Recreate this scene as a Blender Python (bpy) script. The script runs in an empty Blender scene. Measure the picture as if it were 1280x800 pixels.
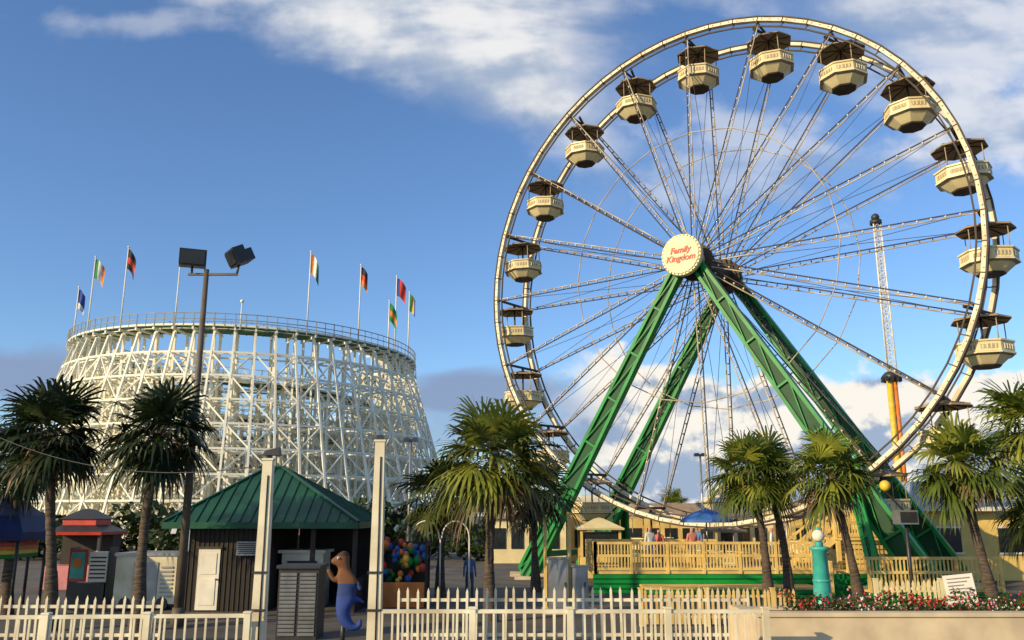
import bpy, math, random
from mathutils import Vector, Matrix
random.seed(7)
R=math.radians
scn=bpy.context.scene

# ------------------------------------------------------------------ helpers
class MB:
    def __init__(s): s.v=[]; s.f=[]; s.m=[]; s.sm=[]
    def face(s,pts,m=0,smooth=False):
        n=len(s.v); s.v+= [tuple(p) for p in pts]; s.f.append(tuple(range(n,n+len(pts)))); s.m.append(m); s.sm.append(smooth)
    def hexa(s,c,m=0):
        n=len(s.v); s.v+=[tuple(p) for p in c]
        for q in ((0,3,2,1),(4,5,6,7),(0,1,5,4),(1,2,6,5),(2,3,7,6),(3,0,4,7)):
            s.f.append(tuple(n+i for i in q)); s.m.append(m); s.sm.append(False)
    def box(s,x0,x1,y0,y1,z0,z1,m=0):
        s.hexa([(x0,y0,z0),(x1,y0,z0),(x1,y1,z0),(x0,y1,z0),(x0,y0,z1),(x1,y0,z1),(x1,y1,z1),(x0,y1,z1)],m)
    def beam(s,p,q,w,h=None,m=0,up=(0,0,1),w2=None,h2=None):
        p=Vector(p);q=Vector(q);h=w if h is None else h
        w2=w if w2 is None else w2; h2=h if h2 is None else h2
        d=(q-p); 
        if d.length<1e-5: return
        d.normalize(); u=Vector(up)
        if abs(d.dot(u))>.98: u=Vector((0,1,0))
        a=d.cross(u).normalized(); b=a.cross(d).normalized()
        c=[]
        for o,ww,hh in((p,w,h),(q,w2,h2)):
            for i,j in((-1,-1),(1,-1),(1,1),(-1,1)): c.append(o+a*(i*ww/2)+b*(j*hh/2))
        s.hexa(c,m)
    def cyl(s,p,q,r0,r1=None,n=10,m=0,cap=True,smooth=True):
        p=Vector(p);q=Vector(q); r1=r0 if r1 is None else r1
        d=(q-p).normalized(); u=Vector((0,0,1)) if abs(d.z)<.95 else Vector((0,1,0))
        a=d.cross(u).normalized(); b=a.cross(d)
        k=len(s.v)
        for o,r in((p,r0),(q,r1)):
            for i in range(n):
                t=2*math.pi*i/n; s.v.append(tuple(o+a*(r*math.cos(t))+b*(r*math.sin(t))))
        for i in range(n):
            j=(i+1)%n; s.f.append((k+i,k+n+i,k+n+j,k+j)); s.m.append(m); s.sm.append(smooth)
        if cap:
            s.f.append(tuple(k+i for i in range(n))); s.m.append(m); s.sm.append(False)
            s.f.append(tuple(k+n+i for i in reversed(range(n)))); s.m.append(m); s.sm.append(False)
    def lathe(s,o,prof,n=16,m=0,smooth=True,rot=0,mats=None):
        o=Vector(o);k=len(s.v)
        for r,z in prof:
            for i in range(n):
                t=2*math.pi*(i+.5)/n+rot; s.v.append((o.x+r*math.cos(t),o.y+r*math.sin(t),o.z+z))
        for a in range(len(prof)-1):
            for i in range(n):
                j=(i+1)%n; s.f.append((k+a*n+i,k+a*n+j,k+(a+1)*n+j,k+(a+1)*n+i)); s.m.append(mats[a] if mats else m); s.sm.append(smooth)
    def ball(s,c,r,m=0,n=8,sz=1):
        prof=[(max(r*math.sin(math.pi*i/n),1e-4),-r*sz*math.cos(math.pi*i/n)) for i in range(n+1)]
        s.lathe(c,prof,n=n+2,m=m)
    def octa(s,c,r,m=0):
        c=Vector(c);P=[c+Vector(v)*r for v in((1,0,0),(0,1,0),(-1,0,0),(0,-1,0),(0,0,1),(0,0,-1))]
        k=len(s.v); s.v+=[tuple(p) for p in P]
        for q in((0,1,4),(1,2,4),(2,3,4),(3,0,4),(1,0,5),(2,1,5),(3,2,5),(0,3,5)):
            s.f.append(tuple(k+i for i in q)); s.m.append(m); s.sm.append(False)
    def build(s,name,mats,parent=None,loc=None):
        me=bpy.data.meshes.new(name); me.from_pydata(s.v,[],s.f)
        for mt in mats: me.materials.append(mt)
        me.polygons.foreach_set('material_index',s.m); me.polygons.foreach_set('use_smooth',s.sm)
        me.update(); ob=bpy.data.objects.new(name,me); scn.collection.objects.link(ob)
        if parent: ob.parent=parent
        if loc: ob.location=loc
        return ob
def empty(name,loc=(0,0,0)):
    e=bpy.data.objects.new(name,None); e.empty_display_size=.5; scn.collection.objects.link(e); e.location=loc; return e

def mat(name,col,rough=.6,var=.25,scale=3,metal=0,bump=0,col2=None,detail=4,streak=None,spec=None):
    m=bpy.data.materials.new(name); m.use_nodes=True; nt=m.node_tree; b=nt.nodes['Principled BSDF']
    b.inputs['Roughness'].default_value=rough; b.inputs['Metallic'].default_value=metal
    if spec is not None: b.inputs['Specular IOR Level'].default_value=spec
    tc=nt.nodes.new('ShaderNodeTexCoord'); no=nt.nodes.new('ShaderNodeTexNoise')
    no.inputs['Scale'].default_value=scale; no.inputs['Detail'].default_value=detail
    if streak:
        mp=nt.nodes.new('ShaderNodeMapping'); mp.inputs['Scale'].default_value=streak
        nt.links.new(tc.outputs['Object'],mp.inputs[0]); nt.links.new(mp.outputs[0],no.inputs['Vector'])
    else: nt.links.new(tc.outputs['Object'],no.inputs['Vector'])
    cr=nt.nodes.new('ShaderNodeValToRGB'); cr.color_ramp.elements[0].position=.32; cr.color_ramp.elements[1].position=.68
    c2=col2 or tuple(c*(1-var) for c in col); c1=col if col2 else tuple(min(1,c*(1+var*.4)) for c in col)
    cr.color_ramp.elements[0].color=(*c2,1); cr.color_ramp.elements[1].color=(*c1,1)
    nt.links.new(no.outputs['Fac'],cr.inputs[0]); nt.links.new(cr.outputs[0],b.inputs['Base Color'])
    if bump:
        bp=nt.nodes.new('ShaderNodeBump'); bp.inputs['Strength'].default_value=bump; bp.inputs['Distance'].default_value=.02
        nt.links.new(no.outputs['Fac'],bp.inputs['Height']); nt.links.new(bp.outputs[0],b.inputs['Normal'])
    return m
def leafmat(name,c1,c2,tr=.25):
    m=mat(name,c1,.5,col2=c2,scale=2.3,spec=.35,detail=2); nt=m.node_tree; b=nt.nodes['Principled BSDF']
    t=nt.nodes.new('ShaderNodeBsdfTranslucent'); mx=nt.nodes.new('ShaderNodeMixShader'); mx.inputs[0].default_value=tr
    cr=[n for n in nt.nodes if n.type=='VALTORGB'][0]; nt.links.new(cr.outputs[0],t.inputs[0])
    out=nt.nodes['Material Output']; nt.links.new(b.outputs[0],mx.inputs[1]); nt.links.new(t.outputs[0],mx.inputs[2]); nt.links.new(mx.outputs[0],out.inputs[0])
    return m

white=mat('white_paint',(.80,.76,.66),.5,.18,1.5)
white_dirty=mat('weathered_white',(.84,.78,.58),.6,col2=(.52,.44,.30),scale=1.2,detail=7)
spokecol=mat('spoke_paint',(.60,.51,.36),.6,col2=(.20,.15,.10),scale=1.0,detail=7)
coaster_white=mat('coaster_white',(.88,.85,.70),.6,.14,.6)
cream=mat('cream_paint',(.84,.74,.44),.45,col2=(.68,.56,.30),scale=1.5,detail=7)
rust=mat('rust_brown',(.06,.042,.03),.7,.4,3)
brown=mat('brown_canopy',(.36,.26,.15),.6,.35,2)
green=mat('green_paint',(.006,.27,.05),.42,col2=(.004,.15,.03),scale=.9,detail=7,spec=.3)
dkgreen=mat('dark_green_paint',(.005,.07,.022),.55,.4,1,spec=.3)
walkgreen=mat('walkway_green',(.05,.13,.05),.7,.3,1)
roofgreen=mat('green_metal_roof',(.008,.085,.045),.45,.35,1.2,metal=.2)
steel=mat('galvanised_steel',(.32,.33,.34),.4,.25,2,metal=.6)
dksteel=mat('dark_metal',(.03,.03,.032),.45,.3,3)
tan=mat('yellow_wood',(.80,.58,.20),.65,col2=(.56,.38,.12),scale=1.6,detail=7)
dkwood=mat('shaded_brown_boards',(.022,.015,.012),.7,.4,1.5,streak=(4,4,.4))  # brown boards, darkened so the colour also carries the shade
yellowwall=mat('yellow_stucco',(.80,.57,.18),.8,.2,1,bump=.2)
concrete=mat('concrete',(.72,.58,.38),.85,col2=(.50,.40,.27),scale=1.5,bump=.3,detail=8)
red=mat('red_paint',(.55,.05,.03),.5,.3,2)
orange=mat('orange_paint',(.7,.2,.03),.5,.3,2)
yellow=mat('yellow_paint',(.75,.5,.05),.45,.2,2)
blue=mat('blue_canvas',(.03,.13,.42),.7,.3,2)
navy=mat('navy_paint',(.015,.03,.12),.6,.3,2)
teal=mat('teal_paint',(.05,.40,.34),.4,.3,3)
pink=mat('pink_paint',(.62,.22,.24),.6,.25,2)
skyb=mat('pale_blue_wall',(.35,.48,.55),.7,.2,2)
glass=mat('dark_glass',(.02,.025,.03),.12,.3,2)
bulbm=mat('bulb_glass',(.8,.74,.56),.3,.1,2)
soil=mat('soil',(.06,.04,.028),.95,.4,4)
bark=mat('palm_trunk',(.13,.095,.065),.9,col2=(.04,.028,.02),scale=5,bump=.8,streak=(1,1,5))
leafA=leafmat('palm_leaf',(.13,.18,.025),(.05,.08,.014))
leafB=leafmat('palm_leaf_light',(.33,.34,.045),(.14,.18,.025),.3)
leafD=leafmat('palm_leaf_dry',(.22,.15,.07),(.09,.06,.03),.15)
leafS=leafmat('palm_leaf_shaded',(.035,.055,.014),(.012,.022,.008),.12)  # darker copy of the palm leaf, shade painted into its colour
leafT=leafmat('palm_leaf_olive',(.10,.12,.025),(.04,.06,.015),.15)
treeL=leafmat('tree_leaf',(.05,.08,.018),(.015,.026,.008),.15)

# ------------------------------------------------------------------ camera
cam=bpy.data.cameras.new('camera'); co=bpy.data.objects.new('camera',cam); scn.collection.objects.link(co)
cam.lens=30; cam.sensor_width=36; cam.clip_end=5000; cam.clip_start=.1
co.location=(0,0,3); co.rotation_euler=(R(90+12.9),0,0); scn.camera=co
scn.view_settings.view_transform='Standard'; scn.view_settings.look='None'; scn.view_settings.exposure=0

# ------------------------------------------------------------------ light + sky
sunv=Vector((-.85,-.60,0)).normalized()*math.cos(R(20)); sunv.z=math.sin(R(20))
sd=bpy.data.lights.new('sun','SUN'); sd.energy=5.0; sd.angle=R(.5); sd.color=(1,.78,.44)
so=bpy.data.objects.new('sun',sd); scn.collection.objects.link(so); so.rotation_euler=(-sunv).to_track_quat('-Z','Y').to_euler(); so.location=(-40,-30,40)
w=bpy.data.worlds.new('World'); scn.world=w; w.use_nodes=True; nt=w.node_tree; N=nt.nodes; L=nt.links
bg=N['Background']; bg.inputs[1].default_value=.14
sky=N.new('ShaderNodeTexSky'); sky.sky_type='NISHITA'; sky.sun_disc=False; sky.sun_elevation=R(20); sky.sun_rotation=math.atan2(sunv.x,sunv.y)
sky.air_density=1.0; sky.dust_density=.3; sky.ozone_density=3.2
def setin(n,i,a):
    if a is None: return
    if isinstance(a,(int,float)): n.inputs[i].default_value=a
    else: L.new(a,n.inputs[i])
def M(op,a,b=None,c=None):
    n=N.new('ShaderNodeMath'); n.operation=op; setin(n,0,a); setin(n,1,b); setin(n,2,c); return n.outputs[0]
def SS(x,a,b,t0=0,t1=1):
    n=N.new('ShaderNodeMapRange'); n.interpolation_type='SMOOTHSTEP'; setin(n,0,x); n.inputs[1].default_value=a; n.inputs[2].default_value=b
    n.inputs[3].default_value=t0; n.inputs[4].default_value=t1; return n.outputs[0]
tc=N.new('ShaderNodeTexCoord'); sx=N.new('ShaderNodeSeparateXYZ'); L.new(tc.outputs['Generated'],sx.inputs[0])
yy=M('MAXIMUM',sx.outputs[1],.06); u=M('DIVIDE',sx.outputs[0],yy); v=M('DIVIDE',sx.outputs[2],yy)
def noise(su,sv,ou=0,ov=0,detail=6,rough=.55,sc=1,dist=0):
    c=N.new('ShaderNodeCombineXYZ'); L.new(M('MULTIPLY_ADD',u,su,ou),c.inputs[0]); L.new(M('MULTIPLY_ADD',v,sv,ov),c.inputs[1])
    n=N.new('ShaderNodeTexNoise'); L.new(c.outputs[0],n.inputs['Vector']); n.inputs['Scale'].default_value=sc
    n.inputs['Detail'].default_value=detail; n.inputs['Roughness'].default_value=rough; n.inputs['Distortion'].default_value=dist; return n.outputs['Fac']
n1=noise(4,6,3,1,dist=.3); n2=noise(9,12,7,5); n3=noise(14,17,1,9); n3s=noise(14,17,1.25,8.6); n4=noise(3,9,11,2,dist=.3,detail=4)
nm=lambda n,k: M('MULTIPLY',M('SUBTRACT',n,.5),k)
f1=M('ADD',v,M('MULTIPLY_ADD',u,.474,-.433))
b1=SS(M('ADD',f1,M('ADD',nm(n1,.20),nm(n2,.09))),-.01,.10)
b1=M('MULTIPLY',b1,SS(M('ADD',u,nm(n1,.25)),.20,.05))
b1=M('MULTIPLY',b1,SS(M('ADD',n4,M('MULTIPLY',f1,-.6)),.05,.42,.55,1))
def blob(cx,cy,rx,ry,n,k,a=0,b=.6,amp=1):
    x=M('DIVIDE',M('SUBTRACT',u,cx),rx); y=M('DIVIDE',M('SUBTRACT',v,cy),ry)
    d=M('SQRT',M('ADD',M('MULTIPLY',x,x),M('MULTIPLY',y,y)))
    return M('MULTIPLY',SS(M('ADD',M('SUBTRACT',1,d),nm(n,k)),a,b),amp)
mx=lambda *a: a[0] if len(a)==1 else M('MAXIMUM',a[0],mx(*a[1:]))
hi=mx(b1,blob(.60,.64,.34,.16,n1,1.8,amp=.75),blob(.30,.43,.20,.09,n2,2.2,amp=.5),blob(.2,.70,.24,.07,n2,2.0,amp=.35),blob(.60,.50,.13,.10,n2,1.8,amp=.8),blob(-.50,.63,.20,.03,n2,3.0,a=.1,b=1.2,amp=.35))
top=M('ADD',M('MULTIPLY_ADD',n1,.17,.09),nm(n3,.10))
cum=M('MULTIPLY',SS(M('SUBTRACT',top,v),0,.018),SS(M('ADD',u,nm(n2,.15)),.05,.11))
lo=mx(blob(-.60,.165,.16,.05,n2,1.4,amp=.9),blob(-.04,.14,.13,.035,n4,1.6,amp=.9),blob(-.02,.10,.2,.06,n2,1.5,amp=.6))
def rgbmix(f,a,b):
    n=N.new('ShaderNodeMix'); n.data_type='RGBA'; setin(n,0,f)
    for i,x in((6,a),(7,b)):
        if isinstance(x,tuple): n.inputs[i].default_value=(*x,1)
        else: L.new(x,n.inputs[i])
    return n.outputs[2]
S=1/.14
hicol=rgbmix(SS(M('ADD',n4,nm(n2,.6)),.36,.60),(.38*S,.47*S,.62*S),(.86*S,.86*S,.87*S))
cumsh=M('ADD',M('MULTIPLY',M('SUBTRACT',n3,n3s),4.0),M('MULTIPLY_ADD',v,6.0,-.22))
cumcol=rgbmix(SS(cumsh,-.05,.55),(.36*S,.46*S,.62*S),(.98*S,.93*S,.84*S))
locol=(.26*S,.34*S,.52*S)
tint=N.new('ShaderNodeMix'); tint.data_type='RGBA'; tint.blend_type='MULTIPLY'; tint.inputs[0].default_value=1; L.new(sky.outputs[0],tint.inputs[6]); tint.inputs[7].default_value=(.98,1.12,1.30,1)
c=rgbmix(hi,tint.outputs[2],hicol); c=rgbmix(cum,c,cumcol); c=rgbmix(lo,c,locol)
L.new(c,bg.inputs[0])

# ------------------------------------------------------------------ ground
g=MB(); g.face([(-2000,-200,0),(2000,-200,0),(2000,4000,0),(-2000,4000,0)])
gm=mat('paving',(.13,.115,.095),.9,col2=(.06,.055,.05),scale=.6,bump=.3,detail=9); g.build('ground',[gm])

# ------------------------------------------------------------------ ferris wheel
PH=R(37); T=Vector((math.cos(PH),-math.sin(PH),0)); NN=Vector((-math.sin(PH),-math.cos(PH),0)); C=Vector((10.12,42,15.25)); Z=Vector((0,0,1))
def WP(r,a,wd): return C+T*(r*math.cos(a))+Z*(r*math.sin(a))+NN*wd
def WL(s,z,wd): return Vector((C.x,C.y,0))+T*s+Z*z+NN*wd
fw=empty('ferris_wheel',(C.x,C.y,0)); off=Vector((C.x,C.y,0))
def fwb(mb,name,mats):
    mb.v=[tuple(Vector(p)-off) for p in mb.v]; return mb.build(name,mats,fw)
RP=12.5; RW=1.42
def ring(mb,r,wd,rh,th,n,m=0,m_in=None):
    k=len(mb.v)
    for i in range(n):
        a=2*math.pi*i/n
        for dr,dw in((-rh/2,-th/2),(rh/2,-th/2),(rh/2,th/2),(-rh/2,th/2)): mb.v.append(tuple(WP(r+dr,a,wd+dw)))
    for i in range(n):
        j=(i+1)%n
        for q in range(4):
            q2=(q+1)%4; mb.f.append((k+i*4+q,k+j*4+q,k+j*4+q2,k+i*4+q2)); mb.m.append(m_in if (m_in is not None and q==3) else m); mb.sm.append(False)
rim=MB()
for sg in(1,-1):
    ring(rim,12.68,sg*RW,.17,.26,60)
    ring(rim,12.81,sg*RW,.06,.34,60,1)  # thin dark ring along the outer rim edge
    ring(rim,12.36,sg*RW,.07,.07,60,1)
    for i in range(60):
        a=2*math.pi*i/60; rim.beam(WP(12.38,a,sg*RW),WP(12.59,a,sg*RW),.045,m=1)
        rim.beam(WP(12.57,a,sg*(RW+.0)),WP(12.78,a,sg*(RW+.0)),.05,.285,m=1,up=NN)
    for i in range(0,180):
        a=2*math.pi*(i+.5)/180; rim.octa(WP(12.68,a,sg*(RW+.15)),.055,2)
for i in range(20):
    a=2*math.pi*i/20
    rim.cyl(WP(RP,a,-RW-.15),WP(RP,a,RW+.15),.06,n=8,m=1)
fwb(rim,'rim',[white_dirty,rust,bulbm])
sp=MB()
for i in range(20):
    a=2*math.pi*i/20
    for sg in(1,-1):
        h0=sg*1.75; n0=.75
        for da in(-.16,.16):
            sp.cyl(WP(n0,a+da,h0),WP(12.45,a+da*.03,sg*RW),.034,n=5,m=0 if da<0 else 1,cap=False)
        for k in range(1,21):
            r=n0+(12.4-n0)*k/21; wd=h0+(sg*RW-h0)*k/21; hw=.16*n0*(1-k/21)+.03
            p=WP(r,a,wd); tt=(-T*math.sin(a)+Z*math.cos(a))
            sp.beam(p-tt*hw,p+tt*hw,.03,m=1)
            sp.octa(p+NN*(sg*.05),.058,2)
    sp.cyl(WP(.7,a,1.6),WP(12.3,a+.0,-RW),.014,n=4,m=1,cap=False); sp.cyl(WP(.7,a,-1.6),WP(12.3,a,RW),.014,n=4,m=1,cap=False)
    a2=2*math.pi*(i+1)/20
    for sg in(1,-1):
        rr=7.0; f=(rr-.75)/11.7; wd=sg*(1.75+(RW-1.75)*f)
        sp.cyl(WP(rr,a,wd),WP(rr,a2,wd),.028,n=5,m=0,cap=False)
fwb(sp,'spokes',[spokecol,rust,bulbm])
hub=MB()
hub.cyl(C-NN*3.0,C+NN*2.95,.28,n=18,m=1)
for sg in(1,-1):
    hub.cyl(C+NN*(sg*1.6),C+NN*(sg*1.92),.95,n=28,m=1); hub.cyl(C+NN*(sg*1.92),C+NN*(sg*1.98),.6,n=24,m=0)
    hub.cyl(C+NN*(sg*2.35),C+NN*(sg*2.85),.48,n=18,m=2)
hub.cyl(C-NN*1.5,C+NN*1.5,.55,n=20,m=1)
hub.cyl(C+NN*2.98,C+NN*3.3,1.02,n=48,m=3); hub.cyl(C+NN*3.302,C+NN*3.36,.93,n=48,m=4)
for i in range(32):
    a=2*math.pi*i/32; hub.octa(WP(.975,a,3.34),.05,5)
fwb(hub,'hub',[white_dirty,rust,dkgreen,cream,mat('sign_face',(.72,.60,.36),.5,.15,2),bulbm])
for k,txt in enumerate(('Family','Kingdom')):
    cu=bpy.data.curves.new('lettering','FONT'); cu.body=txt; cu.size=.42; cu.align_x='CENTER'; cu.extrude=.01; cu.offset=.010; cu.shear=.25
    to=bpy.data.objects.new('lettering_%d'%(k+1),cu); scn.collection.objects.link(to); to.parent=fw; cu.materials.append(red)
    m4=Matrix((( T.x,0,NN.x,0),(T.y,0,NN.y,0),(0,1,0,0),(0,0,0,1))); pos=C-off+NN*3.375+Z*(.08-.40*k)
    to.matrix_local=Matrix.Translation(pos)@m4
tw=MB()
def leg(p,q,w0,w1,d,m=0):
    p=Vector(p);q=Vector(q); dr=(q-p).normalized(); side=dr.cross(NN).normalized()
    for s_ in(-1,1):
        a=p+side*(s_*w0/2); b=q+side*(s_*w1/2)
        tw.beam(a,b,d,.16,m,up=side)
    tw.beam(p,q,d*.35,w0*.86,1,up=side,h2=w1*.86)
    n=int((q-p).length/2.2)
    for i in range(n+1):
        f=i/n; c0=p.lerp(q,f); ww=(w0+(w1-w0)*f)/2
        tw.beam(c0-side*ww,c0+side*ww,.10,d*.92,m,up=NN)
        for sgn in (-1,1):
            if i<n:
                c1=p.lerp(q,(i+1)/n); o=NN*(sgn*d*.42)
                tw.beam(c0-side*ww+o,c1+side*ww+o,.07,.05,m)
for sg in(1,-1):
    wt=2.55*sg; wb=2.75*sg
    top_=C+NN*wt
    for s_ in(-1,1):
        base=WL(s_*9.6,0.1,wb)
        leg(top_+T*(s_*.35)-Z*.2,base,.45,.98,.42)
        tw.box(base.x-.9,base.x+.9,base.y-.9,base.y+.9,0,.14,2)
        mid=top_.lerp(base,.72)
        leg(mid,WL(s_*8.2,0.1,sg*4.9),.26,.34,.22)
        q=WL(s_*8.2,0,sg*4.9); tw.box(q.x-.5,q.x+.5,q.y-.5,q.y+.5,0,.14,2)
    tw.cyl(C+NN*(wt-.3*sg),C+NN*(wt+.32*sg),.62,n=22,m=0)
for s_ in(-1,1):
    a=(C+NN*2.55).lerp(WL(s_*9.6,0,2.75),.93); b=(C-NN*2.55).lerp(WL(s_*9.6,0,-2.75),.93)
    tw.beam(a,b,.2,.3,0)
fwb(tw,'support_tower',[green,dkgreen,concrete])
# gondolas
gd=MB(); o=Vector((0,0,0)); DZ=-.22
gd.lathe(o,[(.03,-.20),(1.14,-.42),(1.17,-.50),(1.13,-.49),(.05,-.30)],n=8,smooth=False,mats=[1,1,1,4])
for i in range(8):
    t=2*math.pi*(i+.5)/8; gd.beam((.08*math.cos(t),.08*math.sin(t),-.20),(1.14*math.cos(t),1.14*math.sin(t),-.42),.05,.05,3)
    gd.beam((.1*math.cos(t),.1*math.sin(t),-.33),(1.1*math.cos(t),1.1*math.sin(t),-.51),.03,.03,2)
    if i%2==0: gd.cyl((1.02*math.cos(t),1.02*math.sin(t),-.45),(1.02*math.cos(t),1.02*math.sin(t),-1.35+DZ),.024,n=6,m=3)
    c0=Vector((math.cos(t),math.sin(t),0)); t2=2*math.pi*(i+1.5)/8; c1=Vector((math.cos(t2),math.sin(t2),0))
    gd.beam(c0*1.13+Z*(-1.26+DZ),c1*1.13+Z*(-1.26+DZ),.07,.07,0)
    a=c0*1.115*.86+c1*1.115*.14; b=c0*1.115*.14+c1*1.115*.86
    a=a*1.012;b=b*1.012
    gd.face([a+Z*(-1.60+DZ),b+Z*(-1.60+DZ),b+Z*(-1.42+DZ),a+Z*(-1.42+DZ)],3)
    for k in range(4):
        q=a.lerp(b,(k+.5)/4)*1.004; gd.beam(q+Z*(-1.61+DZ),q+Z*(-1.41+DZ),.05,.02,0)
gd.lathe(o,[(1.09,-1.26+DZ),(1.115,-1.34+DZ),(1.115,-1.70+DZ),(1.16,-1.72+DZ),(1.16,-1.78+DZ),(.98,-1.84+DZ),(.60,-2.16+DZ),(.56,-2.22+DZ),(.02,-2.24+DZ)],n=8,smooth=False,mats=[0,0,3,0,3,0,2,2])
gd.lathe(o,[(1.04,-1.27+DZ),(1.02,-1.82+DZ),(.02,-1.83+DZ)],n=8,smooth=False,m=3)
for i in range(6): 
    t=2*math.pi*i/6; gd.box(.55*math.cos(t)-.18,.55*math.cos(t)+.18,.55*math.sin(t)-.18,.55*math.sin(t)+.18,-1.82+DZ,-1.5+DZ,1)
gd.cyl((0,0,-.05),(0,0,-1.9+DZ),.05,n=8,m=2); gd.cyl((0,0,-1.3+DZ),(0,0,-1.36+DZ),.3,n=12,m=2)
gd.beam(NN*-1.2+Z*0,NN*1.2+Z*0,.1,.12,2); gd.beam(NN*0,-Z*.3,.14,.14,2)
gpanel=mat('gondola_panel',(.40,.32,.20),.5,.4,3); gund=mat('canopy_underside',(.34,.26,.17),.8,.3,2)
g0=None
for i in range(20):
    a=2*math.pi*i/20; loc=WP(RP,a,0)-off
    if g0 is None: g0=gd.build('gondola',[cream,brown,rust,gpanel,gund],fw,loc)
    else:
        ob=bpy.data.objects.new('gondola',g0.data); scn.collection.objects.link(ob); ob.parent=fw; ob.location=loc
        ob.rotation_euler=(R(random.uniform(-2,2)),R(random.uniform(-2.5,2.5)),R(random.uniform(-20,20)))

# ------------------------------------------------------------------ wooden roller coaster
rc=MB(); CX,CY=-27.2,87.5
def coaster(path,batter,lv=2.3,half=1.15,rail=True,posts=.2,br=.12,railm=2):
    n=len(path); P=[Vector(p) for p in path]; fr=[]
    for i,p in enumerate(P):
        a=P[max(i-1,0)]; b=P[min(i+1,n-1)]; t=(b-a); t.z=0; t.normalize(); o=Vector((t.y,-t.x,0)); fr.append((p,t,o))
    def pt(i,k,z):
        p,t,o=fr[i]; b=Vector((p.x,p.y,0))
        if k==0: return b-o*half+Z*z
        if k==1: return b+o*half+Z*z
        f=1-z/p.z; return b+o*(half+batter*f)+Z*z
    oi=2 if batter else 1
    for i in range(n):
        p,t,o=fr[i]; H=p.z
        rc.beam(pt(i,0,0),pt(i,0,H),posts); rc.beam(pt(i,1,0),pt(i,1,H),posts)
        if batter: rc.beam(pt(i,2,0),pt(i,2,H-.6),posts*.9)
        nl=int(H/lv)
        for k in range(1,nl+1):
            z=k*lv
            if z>H-.5: break
            rc.beam(pt(i,0,z),pt(i,oi,z),br,br*1.3)
            if i%2==0: rc.beam(pt(i,0,z-lv),pt(i,1,z),br,br)
            else: rc.beam(pt(i,1,z-lv),pt(i,0,z),br,br)
            if i<n-1 and z<fr[i+1][0].z-.3:
                rc.beam(pt(i,oi,z),pt(i+1,oi,z),br,br*1.5)
                rc.beam(pt(i,0,z),pt(i+1,0,z),br*.9,br*1.3)
                if batter: rc.beam(pt(i,1,z),pt(i+1,1,z),br*.9,br)
                if (i+k)%2==0:
                    rc.beam(pt(i,oi,z-lv),pt(i+1,oi,z),br*.8,br)
                    rc.beam(pt(i+1,0,z-lv),pt(i,0,z),br*.8,br)
                else:
                    rc.beam(pt(i+1,oi,z-lv),pt(i,oi,z),br*.8,br)
        if i<n-1:
            q=fr[i+1][0]; o2=fr[i+1][2]
            for s_ in(-1.6,-.55,.55,1.6):
                rc.beam(p+o*s_,q+o2*s_,.2 if abs(s_)<1 else .1,.28 if abs(s_)<1 else .16,0)
            rc.beam(p+o*1.25-Z*.12,q+o2*1.25-Z*.12,.6,.06,1)
            rc.beam(p-o*1.25-Z*.12,q-o2*1.25-Z*.12,.6,.06,1)
            rc.beam(p-Z*.22,q-Z*.22,1.4,.10,1)
            if rail:
                for s_ in(-1.65,1.65):
                    for h in(.5,1.0): rc.beam(p+o*s_+Z*h,q+o2*s_+Z*h,.05,.06,railm)
                    mid=(p+q)/2+(o+o2)/2*s_; rc.beam(mid-Z*.2,mid+Z*1.02,.05,m=railm)
        rc.beam(p-o*1.75-Z*.32,p+o*1.75-Z*.32,.16,.22,0)
        if rail:
            for s_ in(-1.65,1.65): rc.beam(p+o*s_-Z*.3,p+o*s_+Z*1.05,.07,m=railm)
def arc(cx,cy,r,a0,a1,z0,z1,step):
    L_=abs(R(a1-a0))*r; n=max(3,int(L_/step)); out=[]
    for i in range(n+1):
        f=i/n; a=R(a0+(a1-a0)*f); out.append((cx+r*math.cos(a),cy+r*math.sin(a),z0+(z1-z0)*f))
    return out
coaster(arc(CX,CY,15.4,-240,50,19.2,18.4,1.55),5.6,lv=2.05,posts=.19,br=.115)
coaster(arc(CX,CY,12.4,-170,160,16.0,11.0,1.8),0,railm=0,half=.9)
coaster(arc(CX,CY,8.8,-200,150,13.6,8.5,1.9),0,railm=0)
coaster(arc(CX,CY,5.0,-250,100,9.5,6.0,2.0),0,railm=0)
pa=[(CX-15-.3*i,CY+3+2.6*i,18-.5*i if i<12 else 12+math.sin(i*.3)*3) for i in range(24)]
coaster(pa,1.5,railm=0)
pb=[(CX+15.0-.35*i,CY+5+2.6*i,18-.45*i if i<12 else 13+math.sin(i*.3)*3) for i in range(22)]
coaster(pb,1.5,railm=0)
pl=[(-74+2.4*i,84-i*.45,6.0+1.6*math.sin(i*.45)) for i in range(15)]
coaster(pl,0,lv=1.8,railm=0)
rc.build('wooden_roller_coaster',[coaster_white,walkgreen,mat('handrail_grey',(.26,.26,.20),.6,.3,1)])

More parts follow.
